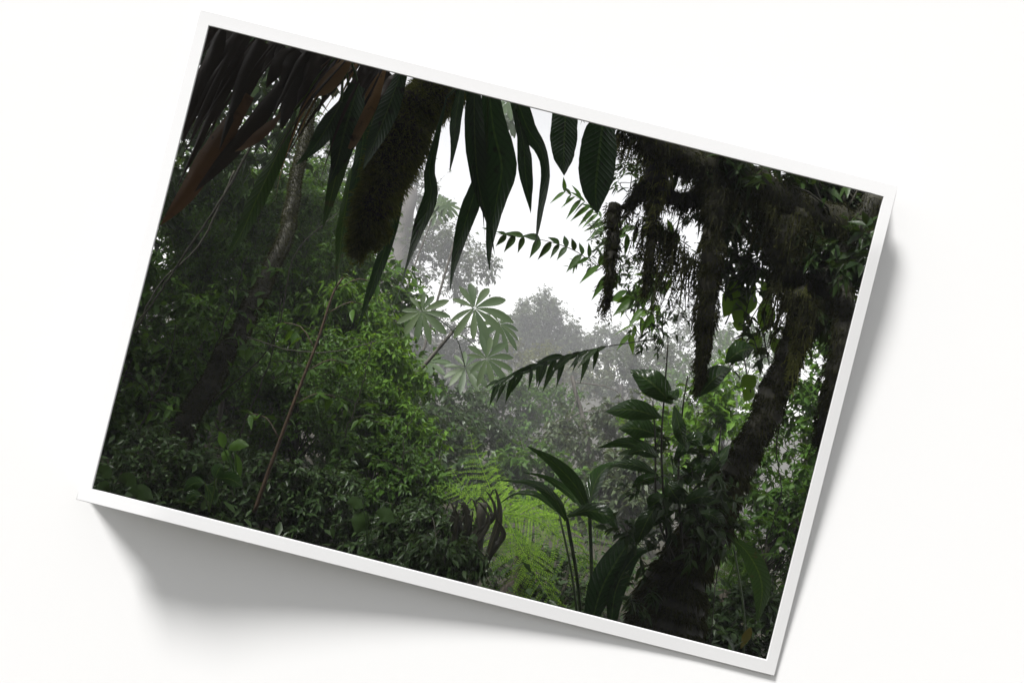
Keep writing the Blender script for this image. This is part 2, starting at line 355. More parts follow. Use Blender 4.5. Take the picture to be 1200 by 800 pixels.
# ------------------------------------------------------------------ blank white backdrop and print border, built as a wall and a card frame
YW = 1.2
def uv(px, py): dx, dy = px - 600., py - 400.; return CT * dx + ST * dy, -ST * dx + CT * dy
def rect(tl, tr, br, bl):
    a = [uv(*p) for p in (tl, tr, br, bl)]
    return (a[0][0] + a[3][0]) / 2, (a[1][0] + a[2][0]) / 2, (a[0][1] + a[1][1]) / 2, (a[2][1] + a[3][1]) / 2
OUT = rect((234, 10), (1052, 218), (908, 792), (90, 585)); INN = rect((243, 32), (1035, 228), (900, 772), (108, 574))
def ring_prism(mb, o, h, y0, y1):
    v = []
    for y in (y0, y1):
        for (a, b) in ((o[0], o[2]), (o[1], o[2]), (o[1], o[3]), (o[0], o[3]), (h[0], h[2]), (h[1], h[2]), (h[1], h[3]), (h[0], h[3])): v.append((a, y, b))
    q = []
    for k in range(4):
        n_ = (k + 1) % 4
        q += [(k, n_, 4 + n_, 4 + k), (8 + k, 12 + k, 12 + n_, 8 + n_), (k, 8 + k, 8 + n_, n_), (4 + k, 4 + n_, 12 + n_, 12 + k)]
    mb.add(v, q)
gr = 10
hx0, hx1 = (INN[0] - gr) * YW / F, (INN[1] + gr) * YW / F; hz1, hz0 = CZ - (INN[2] - gr) * YW / F, CZ - (INN[3] + gr) * YW / F
wt_ = thing('backdrop_wall', 'blank white backdrop built as a wall behind the raised print border, open in the middle to the forest', 'wall', (0, YW, 0))
b_ = MB(); ring_prism(b_, (-9, 6, -.05, 7.2), (hx0, hx1, hz0, hz1), YW, YW + .008); o_ = part(b_, 'painted_panel', 'wall', wt_)  # height and left reach out of view are set to shade the forest
b_ = MB(); ring_prism(b_, (-8.995, 5.995, -.05, 7.19), (hx0 - .001, hx1 + .001, hz0 - .001, hz1 + .001), YW + .010, YW + .016); o2_ = part(b_, 'unseen_dark_backing', 'backing', wt_)  # unseen dark sheet added so the wall's rear throws little light on the leaves
for o in (o_, o2_):
    o.data.polygons.foreach_set('use_smooth', np.zeros(len(o.data.polygons), bool))
def lift(s, t):    # s 0..1 left to right, t 0..1 bottom to top: two corners stand off the wall
    return YW / 2.5 * (0.185 * 1.12 * np.clip(1 - s / .9, 0, 1) ** 1.6 * (1 - t) ** 1.2 * np.minimum(1, .84 + 1.5 * s) + 0.11 * s ** 1.6 * t ** 1.3 * np.minimum(1, .75 + 2 * (1 - t)))
fb = MB(); n_s = 48
def ringpts(k):
    x0, x1, y0, y1 = [OUT[i] * (1 - k) + INN[i] * k for i in range(4)]
    e = np.linspace(0, 1, n_s, endpoint=False)
    return np.concatenate([np.stack([x0 + (x1 - x0) * e, np.full(n_s, y0)], 1), np.stack([np.full(n_s, x1), y0 + (y1 - y0) * e], 1),
                           np.stack([x1 + (x0 - x1) * e, np.full(n_s, y1)], 1), np.stack([np.full(n_s, x0), y1 + (y0 - y1) * e], 1)])
layers = []
for dy, ks in ((0, (0, .06, .5, .94, 1)), (.003, (1, .5, 0))):
    for k in ks:
        q = ringpts(k); s = (q[:, 0] - OUT[0]) / (OUT[1] - OUT[0]); t = (OUT[3] - q[:, 1]) / (OUT[3] - OUT[2])
        yy = YW - .005 - lift(s, t) + dy
        layers.append(np.stack([q[:, 0] * (yy - dy) / F, yy, CZ - q[:, 1] * (yy - dy) / F], 1))
layers.append(layers[0]); nl = len(layers) - 1; m_ = 4 * n_s
V = np.concatenate(layers[:-1]); q = []
for a in range(nl):
    b = (a + 1) % nl; k = np.arange(m_); kk = (k + 1) % m_
    q.append(np.stack([a * m_ + k, b * m_ + k, b * m_ + kk, a * m_ + kk], 1))
fb.add(V, np.concatenate(q))
# hidden flange added behind the card, blocks sun to fill out its shadow
ri = []
for kk_, back in ((.93, 0), (.90, 0)):
    qq = ringpts(kk_); s = (qq[:, 0] - OUT[0]) / (OUT[1] - OUT[0]); t = (OUT[3] - qq[:, 1]) / (OUT[3] - OUT[2])
    yy = YW - .003 - lift(s, t); ri.append(np.stack([qq[:, 0] * yy / F, yy, CZ - qq[:, 1] * yy / F], 1))
    hq = qq.copy(); yb = np.full(len(qq), YW + .005)
    cx_, cy_ = (INN[0] + INN[1]) / 2, (INN[2] + INN[3]) / 2
    g_ = 7 + 2 * (kk_ == .90) 
    hq[:, 0] = cx_ + (qq[:, 0] - cx_) * ((INN[1] - INN[0]) / 2 + g_) / np.abs(qq[:, 0] - cx_).max()
    hq[:, 1] = cy_ + (qq[:, 1] - cy_) * ((INN[3] - INN[2]) / 2 + g_) / np.abs(qq[:, 1] - cy_).max()
    ri.append(np.stack([hq[:, 0] * YW / F, yb, CZ - hq[:, 1] * YW / F], 1))
k = np.arange(m_); kk = (k + 1) % m_
for a_, b_2 in ((0, 1), (2, 3)): fb.add(np.concatenate([ri[a_], ri[b_2]]), np.stack([k, kk, m_ + kk, m_ + k], 1))
fr = fb.build('print_border', M['frame'], None, False, (0, YW, CZ))
tag(fr, 'white border of a print, built as a thin card frame with two lifted corners around the forest', 'frame')

# ------------------------------------------------------------------ far trees in the fog
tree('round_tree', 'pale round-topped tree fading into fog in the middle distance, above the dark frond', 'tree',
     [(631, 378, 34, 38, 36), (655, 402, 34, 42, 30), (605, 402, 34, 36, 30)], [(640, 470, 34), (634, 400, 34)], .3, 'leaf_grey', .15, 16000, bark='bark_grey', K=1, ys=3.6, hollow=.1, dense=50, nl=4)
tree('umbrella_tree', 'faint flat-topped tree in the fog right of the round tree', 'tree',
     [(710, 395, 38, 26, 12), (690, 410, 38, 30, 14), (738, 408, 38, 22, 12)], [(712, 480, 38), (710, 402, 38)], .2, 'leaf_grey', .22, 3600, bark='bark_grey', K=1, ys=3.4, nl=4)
G1 = 'foggy trees filling the valley'
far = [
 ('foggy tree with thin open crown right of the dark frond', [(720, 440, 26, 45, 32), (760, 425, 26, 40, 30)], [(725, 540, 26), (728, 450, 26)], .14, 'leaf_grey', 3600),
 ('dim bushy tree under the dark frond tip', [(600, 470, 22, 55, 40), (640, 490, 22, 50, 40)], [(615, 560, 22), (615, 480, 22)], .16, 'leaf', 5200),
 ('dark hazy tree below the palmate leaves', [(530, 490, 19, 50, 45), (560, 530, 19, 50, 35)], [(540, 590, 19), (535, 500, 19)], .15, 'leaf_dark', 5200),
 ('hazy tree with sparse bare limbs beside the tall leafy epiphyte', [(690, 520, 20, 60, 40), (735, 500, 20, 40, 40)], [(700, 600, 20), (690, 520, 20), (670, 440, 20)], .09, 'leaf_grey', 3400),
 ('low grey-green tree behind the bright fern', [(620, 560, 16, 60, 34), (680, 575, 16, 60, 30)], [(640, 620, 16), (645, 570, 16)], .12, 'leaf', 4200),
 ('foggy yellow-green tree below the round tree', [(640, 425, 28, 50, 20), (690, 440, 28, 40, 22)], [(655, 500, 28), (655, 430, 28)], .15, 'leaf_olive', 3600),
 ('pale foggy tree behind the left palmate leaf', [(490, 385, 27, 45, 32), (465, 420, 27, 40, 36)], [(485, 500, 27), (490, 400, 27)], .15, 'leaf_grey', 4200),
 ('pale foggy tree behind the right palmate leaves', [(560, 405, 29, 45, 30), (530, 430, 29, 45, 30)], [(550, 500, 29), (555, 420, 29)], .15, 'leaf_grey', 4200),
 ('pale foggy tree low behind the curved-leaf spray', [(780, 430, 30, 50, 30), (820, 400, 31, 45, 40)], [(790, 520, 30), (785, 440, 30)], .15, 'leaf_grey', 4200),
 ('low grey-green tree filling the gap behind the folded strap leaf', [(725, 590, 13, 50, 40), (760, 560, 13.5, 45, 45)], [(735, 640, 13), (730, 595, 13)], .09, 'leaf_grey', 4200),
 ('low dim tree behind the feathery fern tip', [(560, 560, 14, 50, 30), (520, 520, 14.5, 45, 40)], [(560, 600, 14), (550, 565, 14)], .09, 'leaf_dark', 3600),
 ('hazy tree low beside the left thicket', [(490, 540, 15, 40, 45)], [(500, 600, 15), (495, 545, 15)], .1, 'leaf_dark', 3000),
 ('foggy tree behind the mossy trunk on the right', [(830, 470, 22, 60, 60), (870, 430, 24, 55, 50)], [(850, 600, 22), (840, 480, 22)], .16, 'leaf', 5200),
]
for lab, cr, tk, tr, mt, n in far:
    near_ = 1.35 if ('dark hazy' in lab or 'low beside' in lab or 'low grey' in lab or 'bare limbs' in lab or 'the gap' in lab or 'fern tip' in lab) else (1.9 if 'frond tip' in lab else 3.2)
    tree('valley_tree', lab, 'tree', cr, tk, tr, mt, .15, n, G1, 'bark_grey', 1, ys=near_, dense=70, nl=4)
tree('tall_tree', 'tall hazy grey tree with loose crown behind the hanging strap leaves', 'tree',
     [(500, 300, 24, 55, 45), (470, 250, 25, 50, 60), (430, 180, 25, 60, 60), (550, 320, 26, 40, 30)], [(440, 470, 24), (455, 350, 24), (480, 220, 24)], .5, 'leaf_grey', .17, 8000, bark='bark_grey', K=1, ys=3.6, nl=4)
tree('leaning_tree', 'hazy leafy tree behind the top left corner of the thicket', 'tree',
     [(330, 200, 15, 80, 70), (260, 250, 15, 70, 80), (380, 260, 16, 70, 70)], [(290, 480, 15), (320, 330, 15), (350, 200, 15)], .16, 'leaf', .13, 9000, bark='bark', K=1, ys=1.5, nl=3)

# ------------------------------------------------------------------ the left thicket
G2 = 'shrubs of the left thicket'
shr = [
 ('bright green shrub at the right edge of the left thicket, under the palmate leaves', [(445, 455, 8.2, 46, 62), (468, 520, 8, 40, 50)], [(430, 600, 8.2), (445, 470, 8.2)], 'leaf_light', 7540, 0.078),
 ('fresh green shrub rising below the mossy hanging branch', [(400, 400, 9, 60, 60), (428, 405, 9.4, 34, 45)], [(380, 560, 9), (405, 420, 9)], 'leaf_light', 7540, 0.086),
 ('leafy shrub in the middle of the left thicket, right of the leaning mossy trunk', [(360, 480, 7.6, 65, 65), (330, 420, 7.8, 55, 55)], [(340, 600, 7.6), (350, 480, 7.6)], 'leaf', 8120, 0.07),
 ('dark leafy shrub left of the leaning mossy trunk', [(230, 420, 7, 60, 70), (190, 470, 6.8, 55, 70)], [(180, 560, 7), (220, 430, 7)], 'leaf', 7540, 0.066),
 ('tall dim shrub high on the left edge of the view', [(250, 310, 8.5, 65, 60), (205, 350, 8.2, 55, 70)], [(190, 500, 8.5), (240, 330, 8.5)], 'leaf', 7540, 0.078),
 ('small-leaved shrub above the thin brown sapling', [(340, 320, 10, 70, 60), (390, 310, 10.5, 45, 55)], [(320, 470, 10), (345, 330, 10)], 'leaf', 8120, 0.086),
 ('dense green shrub low in the thicket beside the bright fern', [(440, 560, 6.6, 60, 50), (490, 575, 6.8, 40, 40)], [(440, 640, 6.6), (450, 570, 6.6)], 'leaf', 7540, 0.058),
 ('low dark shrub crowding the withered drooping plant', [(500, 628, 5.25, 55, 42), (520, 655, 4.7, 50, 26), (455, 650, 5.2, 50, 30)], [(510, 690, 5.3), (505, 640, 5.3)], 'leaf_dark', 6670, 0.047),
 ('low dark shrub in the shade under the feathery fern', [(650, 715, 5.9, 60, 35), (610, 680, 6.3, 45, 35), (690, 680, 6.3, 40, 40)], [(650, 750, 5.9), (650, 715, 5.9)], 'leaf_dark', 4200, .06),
 ('tall fine-leaved shrub between the leaning mossy trunk and the hanging branch', [(360, 290, 9.2, 50, 70), (330, 350, 9, 50, 50)], [(330, 520, 9.2), (345, 360, 9.2)], 'leaf', 6400, .075),
 ('tall fine-leaved shrub behind the lianas at the left edge', [(260, 330, 9.0, 60, 60), (225, 280, 9.2, 45, 60)], [(230, 520, 9.0), (250, 350, 9.0)], 'leaf', 6400, .075),
 ('leafy shrub farthest left of the thicket, cut off by the left edge', [(90, 470, 6.5, 70, 80), (130, 360, 6.8, 60, 80)], [(90, 620, 6.5), (110, 460, 6.5)], 'leaf', 5200, .085),
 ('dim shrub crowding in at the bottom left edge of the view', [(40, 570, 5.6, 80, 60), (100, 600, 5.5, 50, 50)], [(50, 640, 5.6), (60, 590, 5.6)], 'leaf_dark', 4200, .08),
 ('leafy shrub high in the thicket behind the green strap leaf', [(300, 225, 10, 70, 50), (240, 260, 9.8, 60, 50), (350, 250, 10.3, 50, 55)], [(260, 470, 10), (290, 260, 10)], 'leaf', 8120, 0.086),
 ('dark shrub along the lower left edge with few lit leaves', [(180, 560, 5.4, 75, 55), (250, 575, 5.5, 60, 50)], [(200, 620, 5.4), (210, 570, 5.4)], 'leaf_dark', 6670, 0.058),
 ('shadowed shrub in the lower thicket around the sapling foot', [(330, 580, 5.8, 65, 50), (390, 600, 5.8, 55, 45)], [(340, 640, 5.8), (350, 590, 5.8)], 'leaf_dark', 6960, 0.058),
]
for k_, (lab, cr, tk, mt, n, ll) in enumerate(shr):
    tree('shrub', lab, 'shrub', cr, tk, .03, mt, ll * (.8, 1.0, .68, .9, .62, 1.1)[k_ % 6], int(n * 1.4), G2, 'stem_dark', 2, (.5, .36, .62, .45)[k_ % 4], (.25, .4, .15)[k_ % 3], ('lance', 'oval')[k_ % 2])
for lab, cr, tk, mt in (
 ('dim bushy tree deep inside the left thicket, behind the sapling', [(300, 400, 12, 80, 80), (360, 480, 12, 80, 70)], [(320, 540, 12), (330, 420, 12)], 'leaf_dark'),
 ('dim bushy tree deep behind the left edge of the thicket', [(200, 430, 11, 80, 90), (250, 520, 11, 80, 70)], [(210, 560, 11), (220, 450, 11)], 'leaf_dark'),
 ('hazy bushy tree behind the fresh green shrub', [(420, 360, 13, 60, 60), (440, 480, 12.5, 60, 80)], [(420, 560, 13), (425, 400, 13)], 'leaf'),
 ('hazy tree behind the upper left of the thicket', [(290, 280, 13, 80, 70), (380, 280, 13.5, 60, 60)], [(280, 480, 13), (320, 300, 13)], 'leaf')):
    tree('bushy_tree', lab, 'tree', cr, tk, .08, mt, .15, 6500, 'bushy trees behind the left thicket', 'bark', 1, .5, .25, nl=5)
# leaning trunk with unseen crowns added overhead to shade the thicket
tree('canopy_tree', 'dark mossy leaning trunk standing in the left thicket, with crowns added above the view to shade it', 'tree',
     [(250, 60, 8.5, 130, 70), (380, 50, 9, 80, 50), (130, 200, 8, 80, 90), (250, 170, 9.5, 90, 70), (20, -130, 7, 230, 130), (-120, 200, 6.5, 200, 200), (-200, -420, 4.3, 210, 210)], [(190, 590, 6.0), (215, 505, 6.0), (250, 440, 6.1), (285, 380, 6.3), (335, 270, 6.8), (365, 120, 7.5)], .075, 'leaf_dark', .16, 21000, moss=30000, hollow=.3, K=1, nl=0, bark='stem_dark')

# thin sapling and lianas
def stem_thing(name, label, cat, pts, Y, r, material, group=None, wob=.004):
    p = smooth_path(PP(pts, Y), 40); p[1:-1] += np.cumsum(rng.normal(size=(38, 3)), 0) * 0 + rng.normal(size=(38, 3)) * wob * .4
    mb = MB(); tube(mb, p, np.linspace(r, r * .6, 40), 6)
    o = mb.build(name, M[material], None, True, tuple(p[0])); return tag(o, label, cat, group)
sp = thing('sapling', 'thin brown sapling stem slanting up through the left thicket', 'sapling', P(300, 590, 4.9))
p = smooth_path(PP([(298, 600), (312, 560), (345, 470), (372, 400), (390, 345), (402, 325)], 4.9), 30)
mb = MB(); tube(mb, p, np.linspace(.013, .006, 30), 7); part(mb, 'stem', 'stem', sp)
mb = MB(); lvb = MB()
for k in (9, 13, 17, 20, 24, 27):
    e = p[k] + np.array([rng.choice([-1, 1]) * .22, .05, .1]); tube(mb, smooth_path([p[k], (p[k] + e) / 2 + [0, 0, .05], e], 6), .003, 5)
    n = 7; q = p[k] + (e - p[k]) * rng.uniform(.4, 1, (n, 1))
    leaves(lvb, q, rng.normal(size=(n, 3)) - [0, 0, .4], rng.normal(size=(n, 3)) * .5 + [0, 0, 1], .09, .04, 4)
part(mb, 'twig', 'stem', sp); part(lvb, 'foliage', 'leaf', sp)
G3 = 'lianas hanging on the left'
stem_thing('liana', 'thin dark liana slanting down the left edge, upper of two', 'liana', [(300, 160), (262, 230), (215, 300), (160, 385)], 4.2, .007, 'stem_dark', G3)
stem_thing('liana', 'thin dark liana looping low along the left edge', 'liana', [(275, 200), (235, 285), (190, 330), (150, 400), (120, 470)], 4.6, .006, 'stem_dark', G3)
stem_thing('liana', 'thin curving liana crossing the thicket beside the brown sapling', 'liana', [(250, 470), (320, 400), (345, 300), (395, 250)], 6.0, .006, 'stem_dark', G3)
stem_thing('liana', 'slender horizontal twig crossing the middle of the thicket', 'liana', [(290, 395), (340, 410), (390, 412), (440, 400)], 5.6, .005, 'stem_dark', G3)

for lab, pts, Y, r in (
    ('slender grey stem leaning up the left side of the thicket', [(205, 570), (230, 470), (262, 380), (290, 300)], 6.2, .008),
    ('thin dark stem rising left of the brown sapling', [(265, 590), (285, 500), (318, 420), (330, 350)], 6.0, .007),
    ('forked thin stem in the lit right part of the thicket', [(390, 590), (402, 520), (425, 450), (436, 400)], 6.6, .006),
    ('bent thin stem at the foot of the bright thicket shrub', [(455, 620), (470, 560), (476, 510), (494, 470)], 6.4, .005),
    ('thin mossy stem near the lower left corner', [(150, 560), (170, 490), (196, 430), (206, 380)], 5.6, .006)):
    t = thing('sapling', lab, 'sapling', P(pts[0][0], pts[0][1], Y), 'thin stems in the left thicket')
    p = smooth_path(PP(pts, Y), 24); p[1:-1] += rng.normal(size=(22, 3)) * .006
    mb = MB(); tube(mb, p, np.linspace(r, r * .5, 24), 6); part(mb, 'stem', 'stem_dark', t)
    lvb = MB(); mb = MB()
    for k in rng.integers(6, 23, 9):
        e = p[k] + np.array([rng.choice([-1, 1]) * rng.uniform(.1, .3), rng.normal() * .12, rng.uniform(0, .14)]); tube(mb, smooth_path([p[k], (p[k] + e) / 2 + [0, 0, .03], e], 6), .0025, 4)
        n = 9; q = p[k] + (e - p[k]) * rng.uniform(.3, 1.05, (n, 1)); L = rng.uniform(.05, .1, n)
        leaves(lvb, q, rng.normal(size=(n, 3)) - [0, 0, .4], rng.normal(size=(n, 3)) * .5 + [0, 0, 1], L, L * .45, 4)
    part(mb, 'twig', 'stem_dark', t); part(lvb, 'foliage', 'leaf', t)

# broad-leaved herbs low on the left
def herb(label, base, lv, mt, group='broad-leaved herbs low on the left'):
    t = thing('herb', label, 'plant', P(*base), group)
    for (a, b, w) in lv:
        mb = MB(); mid = ((a[0] + b[0]) / 2, (a[1] + b[1]) / 2 - 4)
        big_leaf(mb, [a, mid, b], scaled(OVAL, w / 42), base[2], .4, .2)
        st = P(*base); tube(mb, smooth_path([st, (st + P(a[0], a[1], base[2])) / 2 + [0, 0, .03], P(a[0], a[1], base[2])], 7), .003, 5, cap=False)
        part(mb, 'leaf', mt, t)
herb('herb with pale wet oval leaves in the dark lower left', (245, 600, 4.4), [((240, 565), (215, 575), 16), ((240, 567), (252, 592), 15), ((252, 560), (262, 545), 18), ((255, 560), (285, 570), 18), ((235, 580), (218, 588), 14)], 'glossy')
herb('small bright-leaved herb beside the sapling foot', (275, 580, 4.6), [((262, 525), (256, 505), 12), ((268, 527), (292, 522), 14), ((270, 532), (262, 540), 14), ((275, 530), (282, 560), 9)], 'leaf')
herb('herb of broad green leaves at the bottom left corner', (130, 585, 4.6), [((130, 560), (112, 552), 16), ((138, 562), (160, 570), 18), ((128, 566), (118, 580), 15), ((150, 575), (180, 585), 18)], 'leaf_dark')
herb('herb of broad mid-green leaves along the lower edge', (430, 640, 5.0), [((430, 600), (418, 625), 24), ((440, 600), (462, 612), 17), ((425, 595), (405, 590), 14)], 'leaf_dark')

# ------------------------------------------------------------------ palmate-leaved tree (cecropia)
def palm_leaf(mb, c, nor, size, nl=11, roll=0., mt=None, droop=.12, gap=.45):
    nor = nrm(np.asarray(nor, float)); a = nrm(np.cross(nor, [0.1, .2, .97])); b = np.cross(nor, a)
    ang = rng.normal(size=nl) * .05 + roll + gap + np.arange(nl) / (nl - 1) * (2 * np.pi - 2 * gap)
    d = np.cos(ang)[:, None] * a + np.sin(ang)[:, None] * b
    L = size * (1 - .35 * np.abs(np.linspace(-1, 1, nl)) ** 1.5) * rng.uniform(.9, 1.06, nl)
    leaves(mb, np.repeat(np.asarray(c)[None], nl, 0) + d * size * .03, d, np.repeat(nor[None], nl, 0), L, L * .255 * rng.uniform(.85, 1.1, nl), 7, 'oblan', droop * rng.uniform(.3, 2.2, nl), .1)
ce = thing('palmate_tree', 'young tree with star-shaped palmate leaves in the mist at centre', 'tree', (P(455, 470, 9.2)[0], 9.2, ground_z(P(455, 470, 9.2)[0], 9.2)))
hub = P(531, 388, 9.0)
p = smooth_path(np.vstack([ORI[ce.name], P(455, 480, 9.2), P(500, 425, 9.1), hub]), 24)
mb = MB(); tube(mb, p, np.linspace(.034, .018, 24), 8, .04); part(mb, 'trunk', 'bark_grey', ce)
for (cx, cy, dy, sz, rl, nv) in ((494, 365, -.9, 33, -.3, (-.1, -1, .15)), (556, 361, -.3, 44, .3, (.1, -1, .3)), (586, 380, .3, 34, -1.2, (.5, -.8, .75)),
                             (570, 420, -.5, 34, .6, (.2, -1, .35)), (545, 430, .2, 36, -.2, (-.1, -.8, .7)), (502, 424, .4, 32, .3, (-.3, -.5, .8))):
    c = P(cx, cy, 9 + dy); mb = MB(); palm_leaf(mb, c, nv, sz * 9 / F, 11, rl); lf = part(mb, 'leaf', 'cecropia', ce)
    mb = MB(); tube(mb, smooth_path([hub, (hub + c) / 2 + [0, 0, .03], c], 8), .006, 5); part(mb, 'petiole', 'stem_green', lf)
for lab, cx, cy, Y, szs in (('faint palmate-leaved tree top in fog at the upper edge, between hanging leaves', 590, 128, 24, 24), ('faint palmate-leaved tree top in fog left of the longest hanging leaves', 515, 240, 30, 18)):
    c0 = P(cx, cy, Y); bt = np.array([c0[0] - .6, Y + .3, ground_z(c0[0] - .6, Y + .3)])
    t = thing('palmate_tree', lab, 'tree', bt, 'foggy palmate trees')
    h = c0 + [-.12, .1, -.25]; mb = MB(); tube(mb, smooth_path([bt, bt * .4 + h * .6 + [-.15, 0, 0], h], 14), np.linspace(.05, .02, 14), 6); part(mb, 'trunk', 'bark_grey', t)
    for k in range(5):
        c = c0 + rng.normal(size=3) * [.32, .2, .16] * (k > 0); mb = MB(); palm_leaf(mb, c, (rng.normal() * .3, -1, .6), szs * Y / F, 10, rng.normal()); part(mb, 'leaf', 'cecropia', t)
        mb = MB(); tube(mb, np.array([h, (h + c) / 2 + [0, 0, .03], c]), .008, 4); part(mb, 'petiole', 'stem_green', t)

# ------------------------------------------------------------------ bright tree fern
def frond(mb, path, w, npin=21, plen=.22, mt=None, up=(0, 0, 1), fine=True):
    path = smooth_path(path, 40); tube(mb, path, np.linspace(.004, .001, 40) * (w / .2) ** .5, 5)
    tg = nrm(np.gradient(path, axis=0)); up = nrm(np.asarray(up, float))
    idx = np.linspace(4, 38.5, npin)
    for f in idx:
        i = int(f); t = f / 39; ln = w * 1.1 * min(1, .55 + t * 2.5) * (1 - t * .97) ** .75 + .006
        for sg in (-1, 1):
            s = nrm(np.cross(tg[i], up)) * sg
            d = nrm(s * .88 + tg[i] * .55 + rng.normal(size=3) * .12); b = path[i]; ln *= rng.uniform(.8, 1.08); dr_ = rng.uniform(.12, .5)
            k = max(5, int(ln / (.011 if fine else .02))); tt = np.linspace(.06, 1, k)
            q = b + d * (ln * tt)[:, None]; q[:, 2] -= dr_ * ln * tt ** 2
            sd = nrm(np.cross(d, np.cross(s, tg[i]))); pl = ln * .07 + .003 * (1 - tt ** 2.5 * .85)
            base = np.concatenate([q, q]); dd = np.concatenate([np.tile(sd, (k, 1)), np.tile(-sd, (k, 1))]) + d * .45
            nn = np.tile(nrm(np.cross(s * sg, tg[i])), (2 * k, 1)); nn = nn * np.sign(nn[:, 2:3] + 1e-6)
            L = np.concatenate([pl, pl]); leaves(mb, base, dd, nn + rng.normal(size=nn.shape) * .25, L, L * .36 + .002, 1, droop=.15, fold=.1)
            twigs(mb, b[None], q[-1:], .0016)
fx = P(600, 690, 5.6); fb_ = np.array([fx[0], 5.7, ground_z(fx[0], 5.7)])
ft = thing('tree_fern', 'bright green feathery tree fern in the clearing at the bottom centre', 'fern', fb_)
crown = P(612, 640, 5.7)
mb = MB(); tube(mb, smooth_path([fb_, (fb_ + crown) / 2 + [.03, 0, 0], crown], 12), np.linspace(.07, .05, 12), 9, .12); part(mb, 'trunk', 'bark', ft)
for pts, Ys, w, up in (
    ([(600, 625), (578, 580), (562, 540), (551, 507)], (5.7, 5.9, 6.1, 6.2), .27, (.1, -1, .35)),
    ([(605, 620), (600, 590), (585, 560), (578, 528)], (5.8, 6.1, 6.3, 6.4), .20, (.1, -1, .5)),
    ([(600, 625), (555, 595), (525, 570), (505, 572)], (5.6, 5.7, 5.8, 5.8), .17, (-.3, -.8, .8)),
    ([(605, 610), (635, 585), (665, 580), (695, 600)], (5.8, 6.1, 6.3, 6.4), .20, (.2, -.8, .9)),
    ([(590, 600), (630, 610), (670, 645), (708, 700)], (5.7, 5.5, 5.4, 5.3), .30, (.35, -1, .6)),
    ([(595, 610), (610, 640), (632, 680), (662, 730)], (5.6, 5.3, 5.15, 5.0), .28, (.3, -1, .5)),
    ([(600, 605), (640, 590), (690, 610), (730, 660)], (5.8, 5.8, 5.8, 5.8), .24, (.4, -.8, .8)),
    ([(598, 615), (570, 590), (540, 565), (528, 545)], (5.65, 5.8, 5.9, 6.0), .20, (-.1, -1, .5)),
    ([(600, 620), (600, 650), (605, 690), (618, 735)], (5.6, 5.3, 5.1, 5.0), .20, (0, -1, .4))):
    mb = MB(); frond(mb, PP(pts, Ys), w, up=up); part(mb, 'frond', 'fern', ft)
# second fern behind the right trunk
fb2 = P(860, 700, 6.2); fb2[2] = ground_z(fb2[0], fb2[1]); f2 = thing('tree_fern', 'dim green fern behind the mossy trunk at the lower right', 'fern', fb2)
cr2 = P(850, 690, 6.2); mb = MB(); tube(mb, np.array([fb2, (fb2 + cr2) / 2, cr2]), .05, 8); part(mb, 'trunk', 'bark', f2)
for e in ((880, 620), (835, 640), (920, 650), (900, 700), (840, 720), (870, 640)):
    mb = MB(); c1 = cr2; c3 = P(e[0], e[1], 6.0 + rng.uniform(-.3, .3)); frond(mb, np.array([c1, (c1 + c3) / 2 + [0, 0, .12], c3]), .2, 20, up=(0, -.4, 1)); part(mb, 'frond', 'leaf_light', f2)

# wet drooping dead-leaf clump beside the fern
wd = thing('withered_plant', 'withered dark plant of wet drooping leaves beside the bright fern', 'plant', P(565, 690, 5.0))
for k in range(30):
    f = rng.uniform(0, 1); x0 = 520 + 56 * f + rng.normal() * 5; y0 = 606 - 22 * f + rng.uniform(-8, 34); Y = 5.0 + rng.uniform(-.28, .22)
    ln = rng.uniform(40, 90); o_ = float(np.clip(rng.normal() * 16, -30, 18))
    pts = [(x0, y0), (x0 + o_ * .35, y0 - rng.uniform(2, 13)), (x0 + o_ * .9 + rng.normal() * 4, y0 + ln * .25), (x0 + o_ - ln * .2 + rng.normal() * 6, y0 + ln * .7), (x0 + o_ * .9 - ln * .3, y0 + ln)]
    wv = rng.uniform(4, 12); mb = MB(); big_leaf(mb, pts, [1.5, 2.5, wv * .7, wv, wv * .8, 1], Y, rng.normal() * 1.2, .6, .3, 16); part(mb, 'leaf', 'wet_dead', wd)
mb = MB(); tube(mb, smooth_path([P(565, 590, 5.0), P(560, 640, 5.03), np.array([*P(555, 690, 5.05)[:2], -.02])], 10), .03, 7); part(mb, 'stem', 'stem_dark', wd)

